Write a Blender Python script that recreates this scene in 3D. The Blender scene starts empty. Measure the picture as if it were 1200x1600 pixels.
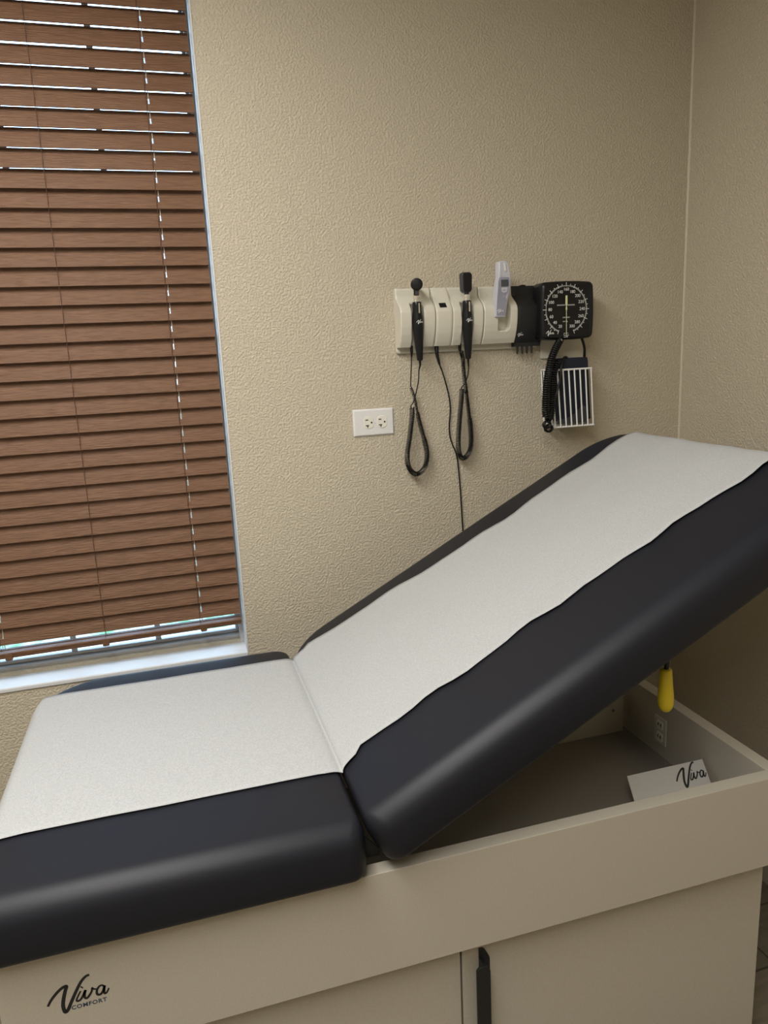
import bpy, bmesh, math, random
from math import sin, cos, pi, sqrt, radians as rad
from mathutils import Vector as V, Matrix
random.seed(4)
S = bpy.context.scene
C = S.collection

# ------------------------------------------------------------------ camera, world, light, exposure
CAMX = V((0.958165826, -0.282509758, -0.045896473))
CAMD = V((-0.102553144, -0.189167171, -0.976574951))   # image-down axis
CAMF = V((0.267209847, 0.940427572, -0.210225783))     # viewing axis
CAMP = V((0.0, -2.0, 1.5)); FPX = 1154.27
cd = bpy.data.cameras.new('camera'); cam = bpy.data.objects.new('camera', cd); C.objects.link(cam)
m = Matrix((( CAMX.x, -CAMD.x, -CAMF.x, CAMP.x), (CAMX.y, -CAMD.y, -CAMF.y, CAMP.y), (CAMX.z, -CAMD.z, -CAMF.z, CAMP.z), (0, 0, 0, 1)))
cam.matrix_world = m
cd.sensor_fit = 'VERTICAL'; cd.sensor_height = 36.0; cd.lens = FPX / 1600 * 36; cd.clip_start = .02; cd.clip_end = 200
S.camera = cam

def W(px, py, y):
    """the point of the plane at depth y that the photograph shows at (px, py)"""
    r = CAMX * (px - 600) + CAMD * (py - 800) + CAMF * FPX
    return CAMP + r * ((y - CAMP.y) / r.y)

wd = bpy.data.worlds.new('sky'); S.world = wd; wd.use_nodes = True
bg = wd.node_tree.nodes['Background']; bg.inputs[0].default_value = (.50, .72, 1.0, 1); bg.inputs[1].default_value = 7.5

def area(name, loc, sx, sy, power, col):
    l = bpy.data.lights.new(name, 'AREA'); l.shape = 'RECTANGLE'; l.size = sx; l.size_y = sy
    l.energy = power; l.color = col
    o = bpy.data.objects.new(name, l); C.objects.link(o); o.location = loc
    return o
CEIL = 2.62
LAMPS = [(-0.42, -1.25, 26.0), (-0.30, -2.40, 19.0)]
for lx, ly, lp in LAMPS:
    area('ceiling_lamp_light', (lx, ly, CEIL - .012), .56, 1.16, lp, (.97, .985, 1.0))
S.view_settings.view_transform = 'Standard'; S.view_settings.look = 'None'
S.view_settings.gamma = 1; S.view_settings.use_curve_mapping = False
S.view_settings.exposure = 0.10

# ------------------------------------------------------------------ materials
def srgb(r, g, b):
    f = lambda c: (c/255/12.92) if c/255 <= .04045 else ((c/255+.055)/1.055)**2.4
    return (f(r), f(g), f(b), 1)
def mat(name, col, rough=.5, metal=0, spec=.5, coat=0):
    mt = bpy.data.materials.new(name); mt.use_nodes = True
    b = mt.node_tree.nodes['Principled BSDF']
    b.inputs['Base Color'].default_value = col; b.inputs['Roughness'].default_value = rough
    b.inputs['Metallic'].default_value = metal; b.inputs['Specular IOR Level'].default_value = spec
    b.inputs['Coat Weight'].default_value = coat
    return mt
def nodes(mt): return mt.node_tree.nodes, mt.node_tree.links, mt.node_tree.nodes['Principled BSDF']
def add_bump(mt, scale, strength, dist=.002, detail=2, stretch=None, kind='noise', rough=.5):
    n, l, b = nodes(mt)
    tc = n.new('ShaderNodeTexCoord'); mp = n.new('ShaderNodeMapping')
    if stretch: mp.inputs['Scale'].default_value = stretch
    l.new(tc.outputs['Object'], mp.inputs[0])
    if kind == 'noise':
        t = n.new('ShaderNodeTexNoise'); t.inputs['Scale'].default_value = scale; t.inputs['Detail'].default_value = detail; t.inputs['Roughness'].default_value = rough; out = t.outputs[0]
    else:
        t = n.new('ShaderNodeTexVoronoi'); t.inputs['Scale'].default_value = scale; out = t.outputs['Distance']
    l.new(mp.outputs[0], t.inputs['Vector'])
    bp = n.new('ShaderNodeBump'); bp.inputs['Strength'].default_value = strength; bp.inputs['Distance'].default_value = dist
    l.new(out, bp.inputs['Height']); l.new(bp.outputs[0], b.inputs['Normal'])
    return mp, t
def add_mottle(mt, c1, c2, scale, stretch=None, detail=4, lo=.35, hi=.65):
    n, l, b = nodes(mt)
    tc = n.new('ShaderNodeTexCoord'); mp = n.new('ShaderNodeMapping')
    if stretch: mp.inputs['Scale'].default_value = stretch
    t = n.new('ShaderNodeTexNoise'); t.inputs['Scale'].default_value = scale; t.inputs['Detail'].default_value = detail
    cr = n.new('ShaderNodeValToRGB'); cr.color_ramp.elements[0].position = lo; cr.color_ramp.elements[1].position = hi
    cr.color_ramp.elements[0].color = c1; cr.color_ramp.elements[1].color = c2
    l.new(tc.outputs['Object'], mp.inputs[0]); l.new(mp.outputs[0], t.inputs['Vector']); l.new(t.outputs[0], cr.inputs[0]); l.new(cr.outputs[0], b.inputs['Base Color'])

M = {}
M['wall'] = mat('textured_wall_paint', (.58, .515, .395, 1), .55, spec=.35)
n, l, b = nodes(M['wall'])
tc = n.new('ShaderNodeTexCoord')
t1 = n.new('ShaderNodeTexNoise'); t1.inputs['Scale'].default_value = 170; t1.inputs['Detail'].default_value = 3; t1.inputs['Roughness'].default_value = .55
t2 = n.new('ShaderNodeTexNoise'); t2.inputs['Scale'].default_value = 260; t2.inputs['Detail'].default_value = 2
mr = n.new('ShaderNodeMapRange'); mr.inputs[1].default_value = .40; mr.inputs[2].default_value = .62
ad = n.new('ShaderNodeMath'); ad.operation = 'MULTIPLY_ADD'; ad.inputs[1].default_value = .35
bp = n.new('ShaderNodeBump'); bp.inputs['Strength'].default_value = .95; bp.inputs['Distance'].default_value = .0015
l.new(tc.outputs['Object'], t1.inputs['Vector']); l.new(tc.outputs['Object'], t2.inputs['Vector'])
l.new(t1.outputs[0], mr.inputs[0]); l.new(t2.outputs[0], ad.inputs[0]); l.new(mr.outputs[0], ad.inputs[2])
l.new(ad.outputs[0], bp.inputs['Height']); l.new(bp.outputs[0], b.inputs['Normal'])

M['caulk'] = mat('corner_caulk', (.58, .515, .395, 1), .5)
M['ceiling'] = mat('ceiling_tile_white', (.72, .70, .66, 1), .8); add_bump(M['ceiling'], 60, .4)
M['sill'] = mat('window_sill_white', (.66, .67, .68, 1), .5); add_bump(M['sill'], 300, .3, .001)
M['vinyl_frame'] = mat('window_frame_vinyl', (.60, .60, .61, 1), .4)
M['slat'] = mat('brown_faux_wood', srgb(150, 100, 70), .55, spec=.3)
add_mottle(M['slat'], srgb(100, 71, 50), srgb(119, 86, 62), 45, (.5, 5, 5), 4, .3, .7)
add_bump(M['slat'], 75, 1.0, .0022, 2, (.45, 4.2, 4.2))
M['cord_brown'] = mat('brown_blind_cord', srgb(78, 48, 34), .7)
M['lift'] = mat('ivory_lift_cord', (.55, .52, .44, 1), .8)
M['black'] = mat('black_plastic', (.008, .008, .0095, 1), .34, spec=.35)
M['black_matte'] = mat('black_matte_plastic', (.011, .011, .012, 1), .55)
M['rubber'] = mat('black_rubber_cord', (.006, .006, .006, 1), .4, spec=.35)
M['vinyl'] = mat('black_upholstery_vinyl', (.0120, .0128, .018, 1), .46, spec=.28)
add_bump(M['vinyl'], 900, .12, .0004, 2)
M['paper'] = mat('exam_table_paper', (.80, .80, .79, 1), .75, spec=.2)
n, l, b = nodes(M['paper'])
tc = n.new('ShaderNodeTexCoord')
t1 = n.new('ShaderNodeTexNoise'); t1.inputs['Scale'].default_value = 420; t1.inputs['Detail'].default_value = 3
cr = n.new('ShaderNodeValToRGB'); cr.color_ramp.elements[0].position = .3; cr.color_ramp.elements[1].position = .7
cr.color_ramp.elements[0].color = (.40, .41, .415, 1); cr.color_ramp.elements[1].color = (.52, .53, .535, 1)
t2 = n.new('ShaderNodeTexNoise'); t2.inputs['Scale'].default_value = 500; t2.inputs['Detail'].default_value = 2
bp = n.new('ShaderNodeBump'); bp.inputs['Strength'].default_value = .5; bp.inputs['Distance'].default_value = .0006
l.new(tc.outputs['Object'], t1.inputs['Vector']); l.new(t1.outputs[0], cr.inputs[0]); l.new(cr.outputs[0], b.inputs['Base Color'])
l.new(tc.outputs['Object'], t2.inputs['Vector']); l.new(t2.outputs[0], bp.inputs['Height']); l.new(bp.outputs[0], b.inputs['Normal'])
M['lam'] = mat('greige_laminate', (.50, .46, .385, 1), .42, spec=.35)
add_mottle(M['lam'], (.485, .445, .37, 1), (.515, .475, .40, 1), 300, (1, 1, 1), 2)
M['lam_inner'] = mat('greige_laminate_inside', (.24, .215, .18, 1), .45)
M['edge'] = mat('laminate_edge_band', (.52, .48, .40, 1), .4)
M['gap'] = mat('dark_panel_gap', (.02, .015, .012, 1), .9)
M['unit'] = mat('ivory_plastic', (.66, .63, .53, 1), .38, spec=.5)
M['unit_dark'] = mat('ivory_plastic_rail', (.60, .57, .48, 1), .45)
M['white'] = mat('white_plastic', (.74, .73, .71, 1), .35)
M['ivory_socket'] = mat('light_almond_plastic', (.78, .75, .66, 1), .35)
M['white_print'] = mat('white_print', (.80, .80, .78, 1), .5)
M['grey_print'] = mat('grey_scale_print', (.25, .25, .24, 1), .5)
M['needle'] = mat('pale_yellow_needle', (.72, .76, .42, 1), .5)
M['chrome'] = mat('chrome_collar', (.95, .95, .96, 1), .22, 1)
M['therm'] = mat('lilac_grey_plastic', srgb(150, 149, 165), .3)
M['therm_side'] = mat('silver_plastic', srgb(196, 196, 204), .28)
M['lcd'] = mat('lcd_screen', srgb(70, 76, 78), .2)
M['wire'] = mat('white_coated_wire', (.84, .83, .80, 1), .35)
M['navy'] = mat('navy_cuff_fabric', (.008, .010, .022, 1), .8); add_bump(M['navy'], 700, .4, .0005)
M['yellow'] = mat('yellow_rubber_grip', (.66, .50, .02, 1), .42)
M['ink'] = mat('black_ink', (.012, .012, .013, 1), .4)
M['ink_blue'] = mat('slate_blue_ink', srgb(58, 70, 90), .5)
M['card'] = mat('card_stock', (.66, .64, .60, 1), .5)
M['smoke'] = mat('label_patch', (.045, .045, .055, 1), .5)
M['screw'] = mat('steel_screw', (.35, .34, .32, 1), .35, 1)
M['floor'] = mat('grey_brown_plank_tile', (.2, .17, .12, 1), .45)
n, l, b = nodes(M['floor'])
tc = n.new('ShaderNodeTexCoord'); mp = n.new('ShaderNodeMapping')
br = n.new('ShaderNodeTexBrick'); br.inputs['Scale'].default_value = 1.0; br.inputs['Brick Width'].default_value = .9; br.inputs['Row Height'].default_value = .18
br.inputs['Mortar Size'].default_value = .003; br.inputs['Color1'].default_value = (.30, .26, .19, 1); br.inputs['Color2'].default_value = (.24, .21, .155, 1); br.inputs['Mortar'].default_value = (.10, .085, .06, 1)
t1 = n.new('ShaderNodeTexNoise'); t1.inputs['Scale'].default_value = 9; t1.inputs['Detail'].default_value = 6
mp.inputs['Scale'].default_value = (1.5, 9, 1); mx = n.new('ShaderNodeMix'); mx.data_type = 'RGBA'; mx.blend_type = 'MULTIPLY'; mx.inputs[0].default_value = .6
l.new(tc.outputs['Object'], mp.inputs[0]); l.new(mp.outputs[0], t1.inputs['Vector']); l.new(tc.outputs['Object'], br.inputs['Vector'])
l.new(br.outputs[0], mx.inputs[6]); l.new(t1.outputs[0], mx.inputs[7]); l.new(mx.outputs[2], b.inputs['Base Color'])
M['lawn'] = mat('outdoor_ground', (.3, .4, .2, 1), .9); add_mottle(M['lawn'], (.08, .17, .07, 1), (.34, .38, .32, 1), 9, None, 5, .42, .58)
M['glass'] = bpy.data.materials.new('window_glass'); M['glass'].use_nodes = True
n = M['glass'].node_tree.nodes; l = M['glass'].node_tree.links; n.remove(n['Principled BSDF'])
tr = n.new('ShaderNodeBsdfTransparent'); tr.inputs[0].default_value = (.93, .96, .97, 1); gl = n.new('ShaderNodeBsdfGlossy'); gl.inputs['Roughness'].default_value = .02
ms = n.new('ShaderNodeMixShader'); fr = n.new('ShaderNodeFresnel'); fr.inputs[0].default_value = 1.45
l.new(fr.outputs[0], ms.inputs[0]); l.new(tr.outputs[0], ms.inputs[1]); l.new(gl.outputs[0], ms.inputs[2]); l.new(ms.outputs[0], n['Material Output'].inputs[0])
M['lampglow'] = bpy.data.materials.new('lit_lamp_diffuser'); M['lampglow'].use_nodes = True
n, l, b = nodes(M['lampglow']); b.inputs['Base Color'].default_value = (.8, .8, .78, 1); b.inputs['Emission Color'].default_value = (1, .9, .75, 1); b.inputs['Emission Strength'].default_value = 6

# ------------------------------------------------------------------ mesh helpers
def obj(name, bm, m, parent=None, smooth=False, bevel=0, seg=2, angle=40):
    bmesh.ops.recalc_face_normals(bm, faces=bm.faces)
    me = bpy.data.meshes.new(name); bm.to_mesh(me); bm.free()
    me.materials.append(M[m] if isinstance(m, str) else m)
    o = bpy.data.objects.new(name, me); C.objects.link(o)
    if parent: o.parent = parent
    if bevel:
        md = o.modifiers.new('bevel', 'BEVEL'); md.width = bevel; md.segments = seg; md.limit_method = 'ANGLE'; md.angle_limit = rad(35)
    if smooth or bevel:
        for p in me.polygons: p.use_smooth = True
        try: me.set_sharp_from_angle(angle=rad(angle))
        except Exception: pass
    return o
def tag(o, label=None, cat=None, group=None, kind=None):
    if label: o['label'] = label
    if cat: o['category'] = cat
    if group: o['group'] = group
    if kind: o['kind'] = kind
    return o
def thing(name, loc, label, cat, group=None):
    o = bpy.data.objects.new(name, None); C.objects.link(o); o.location = loc; o.empty_display_size = .05
    return tag(o, label, cat, group)
def settle(root):
    """children were built in world coordinates: keep them there under the moved root"""
    inv = Matrix.Translation(-root.location)
    for ch in list(root.children):
        if ch.type == 'MESH' and not ch.get('_s'):
            ch.data.transform(inv)
            for g in ch.children:
                if g.type == 'MESH': g.data.transform(inv)
def box(bm, x0, x1, y0, y1, z0, z1):
    vs = [bm.verts.new((x, y, z)) for x in (x0, x1) for y in (y0, y1) for z in (z0, z1)]
    for q in ((0,1,3,2), (4,6,7,5), (0,4,5,1), (2,3,7,6), (0,2,6,4), (1,5,7,3)): bm.faces.new([vs[i] for i in q])
    return vs
def bx(*a):
    bm = bmesh.new(); box(bm, *a); return bm
def smoothpts(pts, n=8):
    """Catmull-Rom through the points"""
    P = [V(p) for p in pts]; out = []
    for i in range(len(P)-1):
        p0 = P[max(i-1, 0)]; p1 = P[i]; p2 = P[i+1]; p3 = P[min(i+2, len(P)-1)]
        for k in range(n):
            t = k/n
            out.append(.5*((2*p1) + (p2-p0)*t + (2*p0-5*p1+4*p2-p3)*t*t + (3*p1-p0-3*p2+p3)*t**3))
    out.append(P[-1]); return out
def tube(bm, pts, r, sides=8, closed=False, caps=True):
    P = [V(p) for p in pts]; n = len(P); R = r if hasattr(r, '__len__') else [r]*n
    rings = []; T = (P[1]-P[0]).normalized()
    up = V((0, 1, 0)) if abs(T.y) < .9 else V((1, 0, 0)); N = (up - T*up.dot(T)).normalized()
    for i in range(n):
        if closed: t = (P[(i+1) % n]-P[i-1])
        else: t = P[min(i+1, n-1)] - P[max(i-1, 0)]
        if t.length > 1e-9: T = t.normalized()
        N = (N - T*N.dot(T)).normalized(); B = T.cross(N)
        rings.append([bm.verts.new(P[i] + (N*cos(2*pi*k/sides) + B*sin(2*pi*k/sides))*R[i]) for k in range(sides)])
    for i in range(n if closed else n-1):
        a, b = rings[i], rings[(i+1) % n]
        for k in range(sides): bm.faces.new((a[k], a[(k+1) % sides], b[(k+1) % sides], b[k]))
    if caps and not closed: bm.faces.new(rings[0][::-1]); bm.faces.new(rings[-1])
def resample(P, step):
    out = [P[0].copy()]; acc = 0
    for a, b in zip(P, P[1:]):
        L = (b-a).length
        if L < 1e-9: continue
        d = step - acc
        while d <= L: out.append(a.lerp(b, d/L)); d += step
        acc = L - (d - step)
    return out
def coil(bm, path, R, pitch, r, per=10, sides=5, phase=0):
    P = resample(path, pitch/per); T = (P[1]-P[0]).normalized(); N = V((0, 1, 0)); N = (N - T*N.dot(T)).normalized()
    out = []
    for i, p in enumerate(P):
        t = P[min(i+1, len(P)-1)] - P[max(i-1, 0)]; T = t.normalized(); N = (N - T*N.dot(T)).normalized(); B = T.cross(N)
        a = phase + 2*pi*i/per; rr = R[min(int(i/len(P)*len(R)), len(R)-1)] if hasattr(R, '__len__') else R
        out.append(p + (N*cos(a) + B*sin(a))*rr)
    tube(bm, out, r, sides)
    return out
def lathe(bm, prof, org, axis=(0, 0, 1), n=24, sx=1, sy=1):
    """prof: (radius, height) pairs about an axis through org"""
    A = V(axis).normalized(); u = V((1, 0, 0)) if abs(A.x) < .9 else V((0, 1, 0)); u = (u - A*u.dot(A)).normalized(); w = A.cross(u)
    rings = []
    for r, h in prof:
        rings.append([bm.verts.new(V(org) + A*h + u*(r*sx*cos(2*pi*k/n)) + w*(r*sy*sin(2*pi*k/n))) for k in range(n)])
    for a, b in zip(rings, rings[1:]):
        for k in range(n): bm.faces.new((a[k], a[(k+1) % n], b[(k+1) % n], b[k]))
    bm.faces.new(rings[0][::-1]); bm.faces.new(rings[-1])
def prism(bm, pts, f0, f1):
    """outline pts (2D) lifted by f0 and f1 to two 3D faces"""
    a = [bm.verts.new(f0(p)) for p in pts]; b = [bm.verts.new(f1(p)) for p in pts]; n = len(pts)
    bm.faces.new(a[::-1]); bm.faces.new(b)
    for i in range(n): bm.faces.new((a[i], a[(i+1) % n], b[(i+1) % n], b[i]))
def xzprism(pts, y0, y1):
    bm = bmesh.new(); prism(bm, pts, lambda p: V((p[0], y0, p[1])), lambda p: V((p[0], y1, p[1]))); return bm
def rrect(x0, x1, z0, z1, r, n=6):
    out = []
    rs = r if hasattr(r, '__len__') else [r]*4      # order: (x1,z1) (x0,z1) (x0,z0) (x1,z0)
    for (cx, cz, a0, q) in ((x1-rs[0], z1-rs[0], 0, 0), (x0+rs[1], z1-rs[1], 90, 1), (x0+rs[2], z0+rs[2], 180, 2), (x1-rs[3], z0+rs[3], 270, 3)):
        for k in range(n+1):
            a = rad(a0 + 90*k/n); out.append((cx + rs[q]*cos(a), cz + rs[q]*sin(a)))
    return out
def text_bm(s, size, f, extrude=.0002, align='CENTER', space=1.0, bold=0.0):
    """raised lettering; f maps text-plane (x, y, out) to a world point"""
    cu = bpy.data.curves.new('t', 'FONT'); cu.body = s; cu.size = size; cu.align_x = align; cu.align_y = 'CENTER'; cu.extrude = extrude/2; cu.space_character = space; cu.offset = bold; cu.resolution_u = 3
    o = bpy.data.objects.new('t', cu); C.objects.link(o)
    dg = bpy.context.evaluated_depsgraph_get(); me = bpy.data.meshes.new_from_object(o.evaluated_get(dg))
    bm = bmesh.new(); bm.from_mesh(me)
    for v in bm.verts: v.co = f(v.co.x, v.co.y, v.co.z)
    bpy.data.objects.remove(o); bpy.data.curves.remove(cu); bpy.data.meshes.remove(me)
    return bm
def merge(a, b):
    me = bpy.data.meshes.new('x'); b.to_mesh(me); b.free(); a.from_mesh(me); bpy.data.meshes.remove(me)

# the script word-mark, as brush strokes; unit: its width = .0873
SCRIPT = [[(0, 0), (.0058, .0096), (.0149, .0196), (.0236, .026), (.0294, .0268), (.0270, .0199), (.023, .0068), (.0207, -.0055), (.0222, -.0171), (.0268, -.0142), (.0323, -.0035), (.0414, .0138), (.0499, .0279), (.0577, .0355), (.0632, .0366)],
 [(.0480, .0125), (.0440, .0062), (.0405, -.0010), (.0415, -.0038), (.0455, -.0028), (.0500, .0030), (.0545, .0118), (.0527, .0060), (.0522, -.0005), (.0550, -.0028), (.0592, .0012), (.0632, .0075), (.0642, .0125), (.0660, .0102), (.0700, .0088)],
 [(.0812, .0096), (.0785, .0130), (.0740, .0118), (.0702, .0056), (.0702, -.0006), (.0740, -.0024), (.0785, .0018), (.0822, .0112), (.0804, .0030), (.0809, -.0028), (.0842, -.0012), (.0878, .0052)],
 [(.0494, .0178), (.0510, .0190)]]
def script_bm(scale, f, w=.00225, boost=1.0):
    """raised brush strokes; f maps plane (x, y, out) to a world point"""
    bm = bmesh.new(); w *= boost
    for si, st in enumerate(SCRIPT):
        P = smoothpts([(x, z, 0) for x, z in st], 6); n = len(P); L = []; Rr = []
        for i, p in enumerate(P):
            t = (P[min(i+1, n-1)] - P[max(i-1, 0)]); t.normalize(); nn = V((-t.y, t.x, 0))
            k = i/(n-1); ww = w*(.65 + .35*sin(pi*k)) * (1.25 if si == 0 else .85)
            if si == 3: ww = w*1.1
            L.append((p + nn*ww)*scale); Rr.append((p - nn*ww)*scale)
        def cap(c, t, ww):
            return [c*scale + V((t.x*cos(a) - t.y*sin(a), t.x*sin(a) + t.y*cos(a), 0))*ww*scale for a in (rad(-50), 0, rad(50))]
        dz = si*.00001
        top_l = [bm.verts.new(f(p.x, p.y, .0003+dz)) for p in L]; top_r = [bm.verts.new(f(p.x, p.y, .0003+dz)) for p in Rr]
        bot_l = [bm.verts.new(f(p.x, p.y, -.0001)) for p in L]; bot_r = [bm.verts.new(f(p.x, p.y, -.0001)) for p in Rr]
        for i in range(n-1):
            bm.faces.new((top_l[i], top_r[i], top_r[i+1], top_l[i+1]))
            bm.faces.new((top_l[i], top_l[i+1], bot_l[i+1], bot_l[i])); bm.faces.new((top_r[i+1], top_r[i], bot_r[i], bot_r[i+1]))
    return bm

# ------------------------------------------------------------------ room shell
FZ = -.08; XR = 1.558; XL = -1.9; YB = -3.9
WX0, WX1, WZ0, WZ1 = -.602, .150, .692, 2.44      # window opening
def struct(name, bm, m, parent=None, **k):
    o = obj(name, bm, m, parent, **k)
    if parent is None: o['kind'] = 'structure'
    return o
bm = bmesh.new()
xs = [XL-.15, WX0, WX1, XR]; zs = [FZ, WZ0, WZ1, CEIL]
for i in range(3):
    for j in range(3):
        if i == 1 and j == 1: continue
        box(bm, xs[i], xs[i+1], 0, .15, zs[j], zs[j+1])
bmesh.ops.remove_doubles(bm, verts=bm.verts, dist=1e-5)
struct('wall_back', bm, 'wall')
struct('wall_right', bx(XR, XR+.15, YB, .15, FZ, CEIL), 'wall')
struct('wall_left', bx(XL-.15, XL, YB, 0, FZ, CEIL), 'wall')
struct('wall_front', bx(XL-.15, XR+.15, YB-.15, YB, FZ, CEIL), 'wall')
struct('floor', bx(XL-.15, XR+.15, YB-.15, .15, FZ-.1, FZ), 'floor')
struct('ceiling', bx(XL-.15, XR+.15, YB-.15, .15, CEIL, CEIL+.1), 'ceiling')
bm = bmesh.new(); prism(bm, [(XR, 0), (XR-.004, 0), (XR, -.004)], lambda p: V((p[0], p[1], FZ)), lambda p: V((p[0], p[1], CEIL)))
struct('trim_1', bm, 'caulk')
struct('baseboard_right', bx(XR-.012, XR, YB, -.012, FZ, FZ+.10), 'lam', bevel=.003)
struct('baseboard_back', bx(XL, XR-.012, -.012, 0, FZ, FZ+.10), 'lam', bevel=.003)
# ground beyond the window
struct('ground', bx(-14, 14, .16, 30, -.5, -.25), 'lawn')

# window: sill board, reveal lining, vinyl frame, grille, glass
win = bpy.data.objects.new('window_1', None); C.objects.link(win); win['kind'] = 'structure'; win.location = (0, 0, 0)
def wpart(name, bm, m, **k): return obj(name, bm, m, win, **k)
bm = bmesh.new(); box(bm, WX0, WX1, -.004, .095, WZ0-.012, WZ0+.001); wpart('window_sill', bm, 'sill', bevel=.003)
wpart('sill_stop', bx(WX0, WX1, .081, .096, WZ0, WZ0+.012), 'wall', bevel=.001)
bm = bmesh.new(); box(bm, WX1-.003, WX1+.001, -.002, .095, WZ0, WZ1); wpart('reveal_lining', bm, 'sill')
bm = bmesh.new(); box(bm, WX0-.001, WX0+.003, -.002, .095, WZ0, WZ1); wpart('reveal_lining', bm, 'sill')
bm = bmesh.new()
box(bm, WX0, WX1, .094, .150, WZ0, WZ0+.021); box(bm, WX0, WX1, .080, .15, WZ1-.03, WZ1)
box(bm, WX1-.014, WX1, .080, .150, WZ0, WZ1); box(bm, WX0, WX0+.014, .080, .15, WZ0, WZ1)
wpart('window_frame', bm, 'vinyl_frame', bevel=.003)
bm = bmesh.new()
for x0, x1, z0, z1 in ((WX0+.014, WX1-.014, WZ0+.021, WZ0+.032), (WX0+.014, WX1-.014, WZ1-.06, WZ1-.03), (WX1-.022, WX1-.014, WZ0+.03, WZ1-.05), (WX0+.014, WX0+.022, WZ0+.03, WZ1-.05)):
    box(bm, x0, x1, .112, .146, z0, z1)
wpart('window_sash', bm, 'vinyl_frame', bevel=.003)
bm = bmesh.new()
for x in (-.543, -.317, -.091): box(bm, x-.0075, x+.0075, .118, .124, WZ0+.03, WZ1-.05)
for z in (1.12, 1.56, 2.0): box(bm, WX0+.02, WX1-.02, .1175, .1245, z-.009, z+.009)
wpart('window_grille', bm, 'vinyl_frame')
wpart('glass_pane', bx(WX0+.02, WX1-.02, .126, .129, WZ0+.025, WZ1-.04), 'glass')

# ------------------------------------------------------------------ blind
bl = thing('window_blind', (-.22, .04, WZ1), 'brown faux wood horizontal slat blind hanging nearly closed in the window recess', 'window blind')
BX0, BX1 = -.592, .1405; BY = .040; PITCH = .04485; PHI = rad(68.1); SW = .0508; HOLES = [-.472, .034]
nsl = 36; zc0 = .799 + .5*SW*sin(PHI)
bm = bmesh.new()
vs_ = [-SW/2, -.019, -.0135, -.0085, -.0085+.0001, 0, .0085, .0135, .019, SW/2]
vs_ = [-.0254, -.018, -.0125, -.008, 0, .008, .0125, .018, .0254]
xs_ = [BX0] + sum([[h-.0013, h+.0013] for h in HOLES], []) + [BX1]
xs_ = sorted(xs_ + [-.35, -.2, -.09])
for i in range(nsl):
    zc = zc0 + i*PITCH; sag = random.uniform(-.0006, .0006)
    grid = {}
    for a, x in enumerate(xs_):
        for b_, v in enumerate(vs_):
            crown = .0014*(1-(v/.0254)**2)       # gentle camber, bulging to the room
            y = BY + v*cos(PHI) - crown*sin(PHI); z = zc + v*sin(PHI) + crown*cos(PHI) + sag
            grid[a, b_] = bm.verts.new((x, y, z))
    for a in range(len(xs_)-1):
        for b_ in range(len(vs_)-1):
            if any(abs((xs_[a]+xs_[a+1])/2 - h) < .002 for h in HOLES) and b_ in (3, 4): continue
            bm.faces.new((grid[a, b_], grid[a+1, b_], grid[a+1, b_+1], grid[a, b_+1]))
so = obj('slats', bm, 'slat', bl, smooth=True)
md = so.modifiers.new('thick', 'SOLIDIFY'); md.thickness = .0026; md.offset = 0
me_ = so.modifiers.new('split', 'EDGE_SPLIT'); me_.split_angle = rad(30)
bm = bmesh.new(); box(bm, BX0, BX1, BY-.03, BY+.035, zc0+nsl*PITCH-.01, WZ1); obj('headrail', bm, 'slat', bl, bevel=.003)
# bottom rail, hanging a touch lower on the left
bm = bmesh.new(); vv = []
prof = [(-.019, -.009), (-.019, -.0015), (-.0185, .0005), (-.0195, .0025), (-.0180, .0065), (-.006, .0072), (-.004, .0058), (.004, .0058), (.006, .0072), (.018, .0065), (.019, -.009)]
ta = rad(12)
def railp(x): 
    zz = .7795 - .0055*(BX1-x)/.62
    return [V((x, BY + .0 + a*cos(ta) - b_*sin(ta), zz + a*sin(ta)*1.0*.35 + b_*cos(ta))) for a, b_ in prof]
A = [bm.verts.new(p) for p in railp(BX0)]; B = [bm.verts.new(p) for p in railp(BX1)]
bm.faces.new(A[::-1]); bm.faces.new(B)
for i in range(11): bm.faces.new((A[i], A[(i+1) % 11], B[(i+1) % 11], B[i]))
rail = obj('bottom_rail', bm, 'slat', bl, bevel=.0005)
for x in (.036, -.222, -.462):
    bm = bmesh.new(); zz = .7795 - .0055*(BX1-x)/.62
    box(bm, x-.009, x+.009, BY-.0225, BY-.0205, zz-.013, zz+.003); box(bm, x-.007, x+.007, BY-.0225, BY+.015, zz-.0150, zz-.0130)
    obj('rail_clip', bm, 'slat', rail, bevel=.0008)
bowls = [(.028, 'l'), (-.222, 'l'), (-.480, 'l')]
for x, _ in bowls:
    bm = bmesh.new()
    for yy in (-1, 1):
        P = []
        for i in range(nsl+1):
            zb = .799 + i*PITCH; P.append(V((x + random.uniform(-.0004, .0004), BY - yy*(.5*SW*cos(PHI) + .0018), zb + (0 if yy > 0 else .048))))
            P.append(V((x, BY - yy*(.5*SW*cos(PHI) - .0002 if yy < 0 else .5*SW*cos(PHI)+.0012), zb + .5*PITCH + (0 if yy > 0 else .048))))
        P = [V((x, BY - yy*.012, .783))] + P
        P = [p for p in P if p.z < zc0 + nsl*PITCH]
        tube(bm, P, .0007, 5)
    obj('ladder_cord', bm, 'cord_brown', bl)
for h in HOLES:
    bm = bmesh.new(); tube(bm, [(h, BY, .785), (h+.0004, BY+.0003, 1.5), (h, BY, WZ1-.03)], .0011, 6); obj('lift_cord', bm, 'lift', bl)
settle(bl)

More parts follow.
